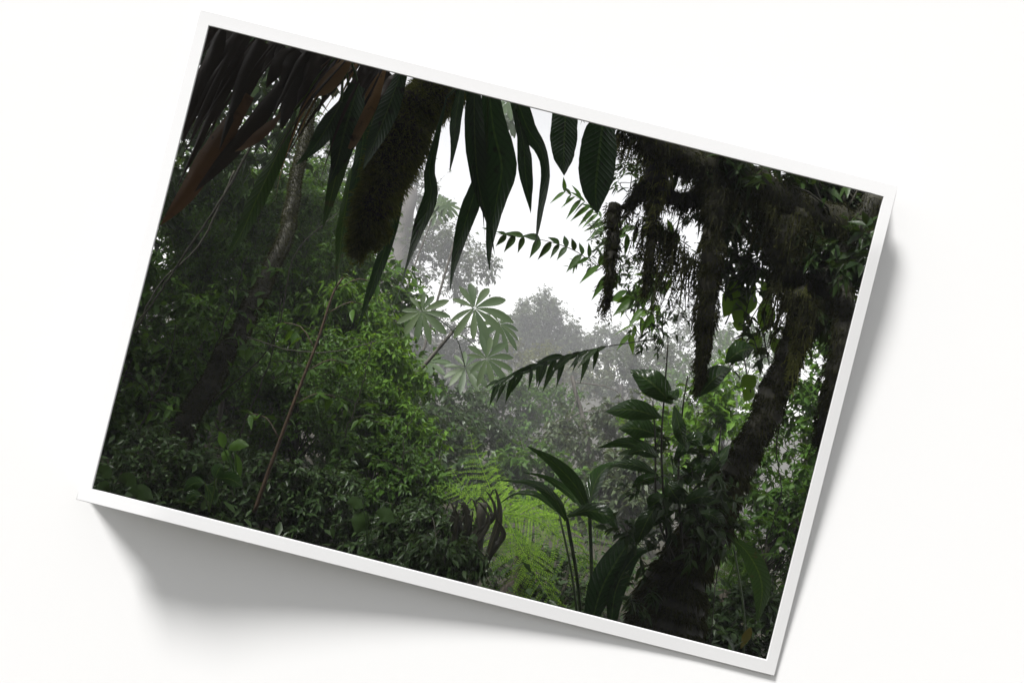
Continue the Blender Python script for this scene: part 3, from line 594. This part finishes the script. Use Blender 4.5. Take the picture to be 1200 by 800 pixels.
# ------------------------------------------------------------------ strap-leaved plants at the bottom right of centre
sb = P(705, 720, 4.3); sb[2] = ground_z(sb[0], 4.3)
st_ = thing('strap_leaf_plant', 'arching strap-leaved plant in front of the bright fern', 'plant', sb)
for pts, w, Ys, tw in (
    ([(692, 602), (675, 570), (648, 542), (617, 522)], [4, 14, 20, 17, 9, 1], (4.2, 4.15, 4.1, 4.05), .3),
    ([(664, 610), (650, 585), (625, 566), (583, 562)], [4, 12, 13, 10, 5, 1], (4.2, 4.1, 4.0, 3.95), -.5),
    ([(690, 600), (668, 578), (640, 560), (612, 553)], [3, 9, 10, 8, 4, 1], (4.25, 4.3, 4.3, 4.3), .6),
    ([(690, 590), (700, 560), (715, 545), (735, 540)], [3, 16, 20, 14, 6, 1], (4.2, 4.3, 4.4, 4.4), .4),
    ([(665, 605), (690, 598), (715, 606), (726, 625)], [3, 10, 20, 22, 12, 1], (4.2, 4.15, 4.1, 4.1), .5),
    ([(655, 600), (630, 580), (605, 578), (585, 590)], [2, 6, 7, 5, 2, 1], (4.3, 4.3, 4.3, 4.3), .2)):
    mb = MB(); q = big_leaf(mb, pts, w, Ys, tw, .35); lf = part(mb, 'leaf', 'glossy', st_)
    mb = MB(); tube(mb, smooth_path([sb, sb * .45 + q[0] * .55 + [.02, 0, .02], q[0]], 12), np.linspace(.008, .005, 12), 6); part(mb, 'petiole', 'stem_green', lf)
bl = thing('broad_leaf_plant', 'plant with two broad dark upright blades against the mossy trunk foot', 'plant', np.array([*P(690, 725, 4.0)[:2], 0]))
for pts, w, tw in (([(690, 745), (705, 690), (730, 645), (756, 608)], [8, 24, 34, 32, 20, 1], .5), ([(715, 745), (722, 690), (745, 650), (775, 640)], [5, 16, 22, 20, 10, 1], -.4)):
    mb = MB(); q = big_leaf(mb, pts, w, 4.05, tw, .4); tube(mb, np.array([ORI[bl.name], (ORI[bl.name] + q[0]) / 2, q[0]]), .01, 6); part(mb, 'leaf', 'strap', bl)

# ------------------------------------------------------------------ the mossy tree on the right
rt = thing('mossy_tree', 'thick dark leaning tree wrapped in moss on the right side', 'tree', np.array([*P(770, 760, 4.15)[:2], ground_z(0, 4.15) - .05]))
tpx = [(765, 800), (785, 720), (805, 655), (838, 595), (880, 520), (912, 450), (935, 395), (962, 345), (1000, 280), (1040, 215), (1075, 140)]
tw_ = [120, 88, 66, 48, 38, 36, 44, 48, 48, 44, 40]
tp = np.vstack([ORI[rt.name], PP(tpx, np.linspace(4.1, 4.5, len(tpx)))]); rad = np.r_[.28, np.array(tw_) * .86 / 2 * 4.2 / F]
path = smooth_path(tp, 60); rd = np.interp(np.linspace(0, 1, 60), np.linspace(0, 1, len(rad)), rad) * rng.uniform(.92, 1.08, 60)
path[2:-1] += rng.normal(size=(57, 3)) * .008 + np.stack([np.sin(np.arange(57) * .55), 0 * np.arange(57), np.sin(np.arange(57) * .8)], 1) * .007; rd *= 1 + .09 * np.sin(np.arange(60) * .9 + 2 * np.sin(np.arange(60) * .31))
mb = MB(); tube(mb, path, rd * .92, 14, .05); tr_ = part(mb, 'trunk', 'stem_dark', rt)
mb = MB(); fur(mb, path, rd, 48000, .016, .5, .3); fur(mb, path, rd * 1.02, 4500, .04, 2.2, .12); beard(mb, path[18:50], 420, .08, .004); fur(mb, path[2:24], rd[2:24], 42000, .02, .9, .35); fur(mb, path[2:24], rd[2:24] * 1.03, 6000, .05, 1.6, .14); part(mb, 'moss', 'moss_dark', rt)
def branch(pts, Ys, w, mossn, par=rt, hang=0, hl=.2, mt='moss_dark', ln=.024):
    p = smooth_path(PP(pts, Ys), 30); ym = np.mean(p[:, 1]); r_ = np.interp(np.linspace(0, 1, 30), np.linspace(0, 1, len(w)), w) / 2 * ym / F
    p[1:-1] += rng.normal(size=(28, 3)) * .006
    mb = MB(); tube(mb, p, r_ * .85, 9, .08); b = part(mb, 'branch', 'stem_dark', par)
    mb = MB(); r_ = r_ * (1 + .22 * np.sin(np.arange(30) * 1.3 + rng.uniform(0, 6) + 2 * np.sin(np.arange(30) * .41))); fur(mb, p, r_, int(mossn * 1.7), ln * .7, .8, .3); fur(mb, p, r_ * 1.05, int(mossn * .3), ln * 1.8, 2.5, .1); beard(mb, p, int(mossn * .02), .09, .004)
    if hang: beard(mb, p, hang, hl)
    part(mb, 'moss', mt, b); return p
branch([(1005, 270), (950, 250), (880, 215), (800, 185), (745, 150), (700, 100)], (4.4, 4.3, 4.1, 3.9, 3.8, 3.7), [40, 46, 42, 36, 28, 22], 8000, hang=130, hl=.16)
branch([(930, 250), (915, 290), (930, 330), (950, 365)], (4.2, 4.2, 4.3, 4.4), [40, 42, 40, 36], 5000, hang=60, hl=.15)
branch([(835, 180), (838, 240), (832, 310), (826, 390), (818, 455)], (4.0, 3.95, 3.95, 3.95, 3.95), [32, 28, 26, 22, 3], 7000, hang=120, hl=.14)
branch([(772, 165), (770, 210), (765, 250)], 3.9, [24, 34, 10], 2600, hang=40, hl=.12, mt='moss')
branch([(985, 330), (990, 400), (978, 460), (958, 520)], (4.3, 4.25, 4.25, 4.2), [22, 34, 36, 8], 3800, hang=60, hl=.2)
branch([(720, 240), (717, 290), (712, 362)], 3.9, [18, 14, 4], 1600, hang=24, hl=.08)
branch([(768, 235), (764, 280), (757, 345)], 3.9, [11, 10, 3], 1100, hang=14, hl=.06)
branch([(935, 340), (938, 390), (930, 425)], 4.0, [20, 26, 5], 1800, hang=60, hl=.14, mt='moss')
branch([(860, 215), (800, 235), (760, 215), (735, 245)], (4.1, 4.0, 3.9, 3.9), [26, 22, 18, 12], 2600, hang=50, hl=.14)
# hanging lichen curtain between the strands
mb = MB()
for pts, n, l_ in (([(775, 255), (800, 290), (820, 300)], 130, .34), ([(745, 250), (770, 262), (800, 270)], 60, .25), ([(905, 330), (935, 345), (965, 350)], 90, .28), ([(850, 215), (900, 240), (960, 260)], 120, .22), ([(722, 152), (745, 165), (780, 175)], 70, .14)):
    beard(mb, smooth_path(PP(pts, 3.95), 12), n, l_, .005)
part(mb, 'hanging_lichen', 'moss_dark', rt)
lv = MB(); tw2 = MB()
for (cx, cy, Y, rx, ry, n) in ((880, 215, 4.4, 70, 40, 900), (960, 250, 4.5, 60, 50, 800), (1010, 300, 4.7, 35, 60, 260), (815, 190, 4.2, 45, 34, 800), (890, 300, 4.6, 45, 40, 420), (970, 320, 4.4, 40, 45, 800), (1000, 200, 4.6, 60, 40, 450), (900, 90, 4.7, 130, 60, 2500), (860, 330, 4.9, 40, 40, 160), (930, 400, 4.8, 40, 40, 150), (780, 150, 4.3, 60, 30, 500)):  # the highest clump is unseen, added overhead for shade
    foliage(lv, tw2, P(cx, cy, Y), (rx * Y / F, .3, ry * Y / F), n, .085, .42, 3, .2, trunk=path[35:], limb_r=.008)
part(tw2, 'twig', 'stem_dark', rt); part(lv, 'crown', 'leaf_dark', rt)

# ------------------------------------------------------------------ pinnate sprays
def spray(label, pts, Ys, leafl, n, material, r=.003, wid=.34, cat='branch', hang=.5, group='leafy sprays against the sky', both=True, f0=.18):
    p = smooth_path(PP(pts, Ys), 40); t = thing('leafy_spray', label, cat, p[0], group)
    mb = MB(); tube(mb, p, np.linspace(r, r * .4, 40), 5); part(mb, 'stem', 'stem_dark', t)
    tg = nrm(np.gradient(p, axis=0)); mb = MB()
    for f in np.linspace(39 * f0, 39, n):
        i = min(int(f), 39); y = p[i][1]
        for sg in ((-1, 1) if both else (1,)):
            if rng.uniform() < .1: continue
            s = nrm(np.cross(tg[i], [0, 1, 0])) * sg
            d = nrm(s * .75 + tg[i] * .55 + [0, 0, -hang] + rng.normal(size=3) * .22)
            L = leafl * y / F * rng.uniform(.6, 1.15) * (1 - .25 * (f / 39) ** 3)
            leaves(mb, p[i][None], d[None], (np.array([0, -1, .4]) + rng.normal(size=3) * .35)[None], L, L * wid * rng.uniform(.85, 1.15), 7, 'lance', .18, .2)
    part(mb, 'leaflet', material, t)
spray('dark arching frond with drooping leaflets pointing left over the misty valley', [(775, 396), (735, 402), (690, 410), (640, 424), (584, 446)], 3.9, 34, 14, 'glossy', .003, .25, 'frond', .8, None, True, .34)
spray('row of small leaves on a twig running right under the hanging strap leaves', [(700, 312), (670, 292), (630, 280), (580, 274)], 4.6, 22, 11, 'leaf_dark', .003, .4)
spray('spray of curved leaves pointing left beside the thin hanging moss strand', [(785, 375), (755, 362), (725, 330), (690, 302)], 4.4, 34, 8, 'leaf', .003, .34)
spray('fine ferny spray just under the large oval hanging leaf', [(735, 295), (715, 268), (690, 240), (662, 225)], 5.2, 26, 14, 'leaf', .002, .24)
spray('light green spray right of the thin moss strand', [(800, 330), (770, 325), (745, 345), (735, 352)], 4.8, 30, 6, 'leaf_light', .003, .36)
spray('pale green spray hanging below the curved-leaf spray', [(780, 350), (765, 365), (748, 375), (738, 392)], 5.0, 28, 5, 'leaf_light', .002, .34)
spray('small spray of leaves close under the mossy branch at top right', [(810, 290), (780, 270), (755, 262), (735, 275)], 4.6, 26, 7, 'leaf', .003, .36)

for lab, pts, cl in (
    ('fine-leaved dark twig filling the space between the thin moss strand and the thick hanging moss', [(800, 240), (785, 300), (765, 350), (752, 395)], [(770, 330, 4.6, 36, 60, 520), (750, 380, 4.7, 26, 26, 140)]),
    ('fine-leaved twig drooping left of the thin moss strand', [(735, 250), (712, 290), (698, 318)], [(706, 292, 4.8, 24, 30, 170), (728, 322, 4.8, 20, 24, 110)]),
    ('fine-leaved dark twig high under the mossy bough beside the oval leaves', [(790, 190), (755, 205), (735, 225)], [(750, 208, 4.4, 34, 26, 240)]),
    ('small-leaved twig hanging between thick hanging moss and the leafy vine', [(850, 250), (845, 300), (842, 345)], [(846, 300, 4.9, 20, 50, 200), (875, 285, 4.9, 30, 26, 120)])):
    t = thing('leafy_twig', lab, 'branch', P(pts[0][0], pts[0][1], 4.6), 'leafy twigs against the sky')
    lv = MB(); tw4 = MB(); pth = smooth_path(PP(pts, 4.6), 14); tube(tw4, pth, np.linspace(.005, .002, 14), 5)
    for (cx, cy, Y, rx, ry, n) in cl: foliage(lv, tw4, P(cx, cy, Y), (rx * Y / F, .15, ry * Y / F), n, .042, .36, 3, .25, trunk=pth, limb_r=.003, nl=5)
    part(tw4, 'twig', 'stem_dark', t); part(lv, 'foliage', 'leaf_dark', t)

# ------------------------------------------------------------------ leafy epiphyte standing on the right trunk
ep = thing('leafy_epiphyte', 'tall epiphyte with broad glossy leaves rooted on the mossy trunk', 'plant', P(790, 640, 3.95))
mb = MB(); 
for pts in ([(785, 660), (778, 590), (775, 520), (778, 470), (783, 400)], [(800, 650), (795, 560), (800, 480), (806, 440)], [(790, 655), (770, 600), (768, 520), (765, 470)], [(820, 640), (838, 560), (845, 500)]):
    tube(mb, smooth_path(PP(pts, 3.95), 16), np.linspace(.007, .003, 16), 6)
part(mb, 'stem', 'stem_dark', ep)
def jit(pts): return pts
for a, b, w, bend in (((788, 473), (738, 433), 33, -5), ((776, 490), (709, 482), 26, -6), ((772, 510), (725, 502), 28, -4), ((790, 475), (805, 525), 17, 5), ((782, 470), (795, 455), 14, 2),
               ((818, 465), (858, 432), 26, -6), ((850, 425), (884, 408), 26, -5), ((775, 530), (700, 525), 15, -8), ((772, 535), (735, 532), 18, -6), ((770, 555), (715, 545), 14, -6),
               ((775, 560), (740, 572), 16, -4), ((780, 580), (760, 595), 22, 0), ((800, 560), (840, 540), 18, -6), ((800, 590), (845, 585), 20, -6), ((790, 540), (812, 505), 14, 2),
               ((810, 570), (790, 545), 20, 0), ((790, 600), (755, 620), 20, -4), ((825, 560), (855, 520), 16, 4), ((796, 520), (838, 516), 18, -4), ((842, 505), (822, 520), 16, 0),
               ((780, 560), (800, 590), 24, 4), ((770, 590), (745, 640), 22, -4), ((820, 600), (850, 615), 18, -4)):
    mb = MB(); mid = ((a[0] + b[0]) / 2, (a[1] + b[1]) / 2 + bend)
    Y = 3.9 + rng.uniform(-.08, .12); q = big_leaf(mb, [a, mid, b], scaled(OVAL, w / 42), (Y, Y - .03, Y + .04), rng.normal() * .4, .3, .08, 16)
    lf = part(mb, 'leaf', 'glossy', ep)
lv = MB(); tw3 = MB()
for (cx, cy, Y, rx, ry, n) in ((800, 610, 3.95, 55, 30, 420), (770, 560, 4.0, 40, 40, 160), (840, 560, 4.0, 30, 30, 150), (740, 660, 4.0, 30, 40, 220)):
    foliage(lv, tw3, P(cx, cy, Y), (rx * Y / F, .15, ry * Y / F), n, .06, .4, 3, .25)
part(tw3, 'twig', 'stem_dark', ep); part(lv, 'small_foliage', 'leaf_dark', ep)
# vines with bright leaves in the gap between the trunk and the hanging moss
vn = thing('leafy_vine', 'vine of bright translucent leaves hanging in the gap between mossy trunk and hanging moss', 'vine', P(890, 300, 4.9))
mb = MB()
for pts in ([(900, 270), (880, 340), (870, 400), (880, 460)], [(885, 280), (862, 350), (850, 380)], [(905, 300), (895, 380), (900, 420)]):
    tube(mb, smooth_path(PP(pts, 4.9), 14), .004, 5)
part(mb, 'stem', 'stem_dark', vn)
for a, b, w in (((868, 325), (848, 372), 26), ((885, 330), (865, 385), 14), ((880, 340), (878, 368), 15), ((865, 350), (862, 382), 16), ((898, 350), (893, 392), 22), ((875, 385), (858, 378), 14), ((880, 395), (890, 412), 22), ((870, 395), (862, 408), 16), ((885, 440), (868, 452), 20), ((880, 452), (872, 470), 16), ((892, 330), (905, 350), 14), ((860, 320), (852, 345), 18), ((905, 395), (915, 420), 16)):
    mb = MB(); big_leaf(mb, [a, ((a[0] + b[0]) / 2 + 2, (a[1] + b[1]) / 2), b], scaled(OVAL, w / 42), 4.9 + rng.uniform(-.1, .1), rng.normal() * .5); part(mb, 'leaf', 'leaf_light', vn)

# right-hand undergrowth
G4 = 'undergrowth shrubs on the right'
for lab, cr, tk, mt, n, ll in (
    ('small-leaved shrub at the lower right edge behind the mossy trunk', [(900, 640, 6.4, 60, 60), (930, 570, 6.6, 50, 60)], [(880, 740, 6.4), (900, 640, 6.4)], 'leaf', 4200, .075),
    ('leafy shrub farthest right behind the mossy tree, cut off by the right edge', [(1010, 600, 6.8, 70, 80), (1060, 480, 7, 70, 90)], [(990, 720, 6.8), (1010, 600, 6.8)], 'leaf', 5200, .085),
    ('dim shrub in the bottom right corner', [(880, 730, 5.6, 55, 40), (840, 740, 5.6, 40, 40)], [(870, 770, 5.6), (870, 735, 5.6)], 'leaf_dark', 3000, .07),
    ('pale shrub behind the epiphyte between trunk and valley', [(850, 500, 9, 50, 50), (800, 530, 9.5, 50, 45)], [(830, 620, 9), (840, 510, 9)], 'leaf_light', 3000, .1),
    ('dark tangled shrub right of the mossy trunk at mid height', [(955, 500, 7.4, 50, 70), (980, 420, 7.6, 40, 60)], [(930, 640, 7.4), (955, 510, 7.4)], 'leaf', 3800, .085)):
    tree('shrub', lab, 'shrub', cr, tk, .03, mt, ll, n, G4, 'stem_dark', 2)
br = thing('broad_leaf_plant', 'plant with one long hanging green leaf at the lower right', 'plant', P(885, 730, 4.9))
for pts, w, mt in (([(858, 630), (878, 650), (893, 685), (888, 730)], [6, 16, 24, 24, 14, 1], 'strap_green'), ([(880, 735), (876, 745), (868, 760)], [2, 10, 12, 8, 1], 'yellow_leaf'), ([(860, 640), (840, 650), (825, 670)], [3, 12, 14, 9, 1], 'strap_green')):
    mb = MB(); big_leaf(mb, pts, w, 4.9, .3); part(mb, 'leaf', mt, br, 'yellowing drooping leaf' if mt == 'yellow_leaf' else None)
mb = MB(); tube(mb, smooth_path(PP([(870, 790), (872, 720), (858, 630)], 4.92), 12), .006, 6); part(mb, 'stem', 'stem_green', br)
for lab, pts in (('thin aerial root hanging down right of the mossy trunk foot', [(850, 620), (838, 690), (832, 760)]), ('thin twisting root hanging near the lower right edge', [(925, 460), (910, 520), (915, 580), (895, 640)])):
    stem_thing('aerial_root', lab, 'root', pts, 4.7, .004, 'stem_dark', 'aerial roots on the right')

# ------------------------------------------------------------------ hanging mossy branch, strap leaves and dead fronds at the top
mbh = thing('mossy_branch', 'thick hanging branch furred with moss at the top, left of centre', 'branch', P(545, 80, 3.3))
pts = [(575, 60), (535, 96), (487, 130), (462, 185), (440, 240), (424, 275), (416, 300)]; p = smooth_path(PP(pts, (3.5, 3.3, 3.2, 3.15, 3.1, 3.1, 3.1)), 40)
r_ = np.interp(np.linspace(0, 1, 40), np.linspace(0, 1, 8), [26, 36, 46, 54, 58, 52, 38, 8]) / 2 * 3.15 / F * (1 + .13 * np.sin(np.arange(40) * 1.1 + np.sin(np.arange(40) * .37) * 3))
mb = MB(); tube(mb, p, r_ * .88, 12, .08); part(mb, 'limb', 'bark', mbh)
mb = MB(); 
for k in range(70):
    c_ = p[rng.integers(2, 38)] + nrm(rng.normal(size=3)) * .07 * rng.uniform(.6, 1.1); q_ = np.array([c_, c_ + rng.normal(size=3) * .02, c_ + [0, 0, -.03]])
    fur(mb, q_, rng.uniform(.008, .02), 260, .02, .5, .22)
fur(mb, p, r_, 34000, .017, .4, .26); fur(mb, p, r_ * 1.04, 9000, .034, .5, .12); part(mb, 'moss', 'moss', mbh)
mb = MB(); beard(mb, p[20:], 40, .09, .004); part(mb, 'hanging_lichen', 'moss', mbh)

def strap_plant(label, root, Y, lvs, group='epiphytes with hanging strap leaves'):
    t = thing('hanging_epiphyte', label, 'plant', P(root[0], root[1], Y), group)
    for pts, w, mt, tw in lvs:
        Ys = list(Y + np.linspace(0, 1, len(pts)) * rng.uniform(-.12, .05) + rng.uniform(-.06, .06))
        mb = MB(); q = big_leaf(mb, pts, scaled(w, .98 if 'oval' in label else .76), Ys, tw * (1 if 'oval' in label else 2.3), .3, .06, 24)
        r0 = ORI[t.name]; tube(mb, smooth_path([r0, (r0 + q[0]) / 2 + [0, 0, .02], q[0]], 8), .005, 5)
        part(mb, 'leaf', mt, t, {'dead': 'dry brown withered leaf', 'dead_tan': 'pale tan withered leaf', 'strap_green': 'greener leaf'}.get(mt))
    return t
strap_plant('epiphyte with a bundle of long dark twisted leaves hanging at top centre', (570, 80), 3.15, [
    ([(572, 95), (578, 150), (588, 195), (582, 235), (574, 290), (574, 318)], [26, 36, 50, 46, 28, 14, 1], 'strap', .3),
    ([(556, 95), (556, 150), (560, 210), (572, 262), (580, 300)], [18, 30, 34, 26, 12, 1], 'strap', -.4),
    ([(570, 180), (558, 220), (545, 262), (533, 310), (527, 345)], [10, 24, 28, 22, 12, 1], 'strap', .5),
    ([(540, 100), (534, 140), (532, 170), (527, 202)], [12, 18, 17, 8, 1], 'strap', .2),
    ([(522, 115), (510, 165), (503, 200), (505, 230), (490, 275), (472, 330), (461, 366)], [10, 12, 14, 22, 26, 16, 8, 1], 'strap', .9),
    ([(545, 90), (556, 130), (562, 170), (566, 230), (568, 280)], [14, 20, 20, 12, 1], 'strap', .6)])
strap_plant('epiphyte with twin narrow twisting leaves hanging right of the dark bundle', (615, 95), 3.1, [
    ([(600, 100), (618, 150), (634, 175), (640, 205), (634, 250), (627, 293)], [24, 30, 24, 14, 17, 12, 1], 'strap', .5),
    ([(605, 130), (613, 165), (616, 205), (622, 250)], [14, 16, 24, 18, 1], 'strap', -.4)])
strap_plant('epiphyte with two broad oval leaves hanging side by side against the sky', (690, 110), 3.1, [
    ([(664, 115), (662, 150), (661, 180), (661, 206)], [30, 32, 34, 26, 1], 'strap', .25),
    ([(708, 128), (704, 165), (700, 200), (698, 225), (700, 251)], [14, 40, 46, 44, 30, 1], 'strap', -.2)])
strap_plant('epiphyte with a dark leaf and a narrow leaf hanging below the mossy branch', (450, 110), 3.35, [
    ([(470, 230), (455, 280), (440, 325), (420, 382)], [10, 18, 18, 13, 1], 'strap', .4),
    ([(412, 200), (402, 262), (398, 300), (394, 338)], [10, 16, 18, 12, 1], 'strap_green', .3),
    ([(430, 130), (420, 200), (405, 262)], [16, 24, 18, 1], 'strap', .2)])
strap_plant('epiphyte at upper left with greener spotted leaves and curled brown ones', (400, 60), 3.0, [
    ([(345, 130), (325, 180), (300, 235), (282, 275), (262, 306)], [10, 24, 28, 27, 17, 1], 'strap_green', .4),
    ([(412, 140), (398, 190), (388, 230), (378, 268)], [18, 28, 24, 14, 1], 'strap_green', .2),
    ([(420, 100), (405, 150), (395, 190), (385, 216)], [26, 44, 44, 24, 1], 'strap', -.2),
    ([(400, 120), (378, 158), (362, 180), (345, 195)], [14, 30, 26, 12, 1], 'strap', .3),
    ([(452, 75), (436, 120), (420, 155), (402, 195)], [8, 18, 18, 13, 1], 'dead_tan', .5),
    ([(415, 60), (395, 85), (378, 106), (366, 112)], [10, 20, 26, 20, 3], 'dead_tan', .3),
    ([(330, 130), (312, 150), (290, 170), (275, 178)], [10, 17, 16, 10, 1], 'dead', .6),
    ([(470, 85), (450, 140), (425, 200)], [20, 34, 26, 1], 'strap', .3),
    ([(395, 70), (372, 100), (350, 140), (330, 200), (322, 240)], [4, 6, 5, 3, 1], 'dead_tan', .9)])
df = thing('dead_frond_skirt', 'dark ragged skirt of dead fronds filling the top left corner', 'plant', P(330, 20, 3.05))
for k in range(62):
    x0 = rng.uniform(225, 470); y0 = 20 + (x0 - 240) * .245 + rng.uniform(-25, 15)
    ln = rng.uniform(70, 190) * (1.15 if x0 < 330 else .62); sl_ = rng.uniform(.3, .85)
    Y = 3.05 + rng.uniform(-.12, .3); dx, dy = -ln * sl_ * .75, ln
    x1 = x0 + dx; y1 = y0 + dy * .9
    pts = [(x0, y0), (x0 + dx * .4, y0 + dy * .28), (x0 + dx * .75, y0 + dy * .62), (x1, y1)]
    mb = MB(); wv = rng.uniform(8, 24)
    big_leaf(mb, pts, [wv * .5, wv, wv * .8, wv * .5, 1], Y, rng.normal() * .7, .5, .2, 16); part(mb, 'frond', 'dead_dark', df)
for k in range(26):
    x0 = rng.uniform(240, 470); y0 = 22 + (x0 - 240) * .245 + rng.uniform(-15, 20); ln = rng.uniform(60, 170); sl_ = rng.uniform(.35, .8); Y = 2.9 + rng.uniform(0, .25)
    mb = MB(); big_leaf(mb, [(x0, y0), (x0 - ln * sl_ * .45, y0 + ln * .4), (x0 - ln * sl_ * .9, y0 + ln * .95)], [1.5, rng.uniform(2, 5), 2, .5], Y, rng.normal(), .4, .3, 12); part(mb, 'frond', 'dead_tan' if k % 4 == 0 else 'dead_dark', df)
for pts, w, mt in (([(290, 110), (250, 170), (215, 230), (188, 264)], [16, 26, 28, 20, 2], 'dead'), ([(330, 95), (290, 150), (250, 200), (228, 225)], [14, 24, 22, 14, 1], 'dead_dark')):
    mb = MB(); big_leaf(mb, pts, w, 3.0, .4, .5); part(mb, 'frond', mt, df, 'rust brown dead frond' if mt == 'dead' else None)

# low leafy ground cover
gc = MB(); n = 9000
x = rng.uniform(-7, 6, n); y = rng.uniform(4.0, 13, n); z = ground_z(x, y) + rng.uniform(.02, .35, n)
L = rng.uniform(.04, .11, n)
leaves(gc, np.stack([x, y, z], 1), rng.normal(size=(n, 3)) * [1, 1, .5], rng.normal(size=(n, 3)) * .5 + [0, 0, 1], L, L * .5, 2)
o = gc.build('ground_cover', M['leaf_dark']); o['kind'] = 'stuff'; o['label'] = 'low dark leafy ground cover on the forest floor'

# ------------------------------------------------------------------ the fog
hz = MB(); x0, x1, y0, y1, z0, z1 = -90, 90, -3, 150, -11, 15
hz.add([(x0, y0, z0), (x1, y0, z0), (x1, y1, z0), (x0, y1, z0), (x0, y0, z1), (x1, y0, z1), (x1, y1, z1), (x0, y1, z1)],
       [(0, 3, 2, 1), (4, 5, 6, 7), (0, 1, 5, 4), (1, 2, 6, 5), (2, 3, 7, 6), (3, 0, 4, 7)])
hm = bpy.data.materials.new('fog'); hm.use_nodes = True; n_ = hm.node_tree; n_.nodes.remove(n_.nodes['Principled BSDF'])
pv = n_.nodes.new('ShaderNodeVolumePrincipled'); pv.inputs['Color'].default_value = (.93, .93, .97, 1); pv.inputs['Density'].default_value = 0.0032
pv.inputs['Anisotropy'].default_value = 0.3
n_.links.new(pv.outputs[0], n_.nodes['Material Output'].inputs['Volume'])
ho = hz.build('haze', hm, None, False); ho['kind'] = 'stuff'; ho['label'] = 'pale fog drifting between the trees'
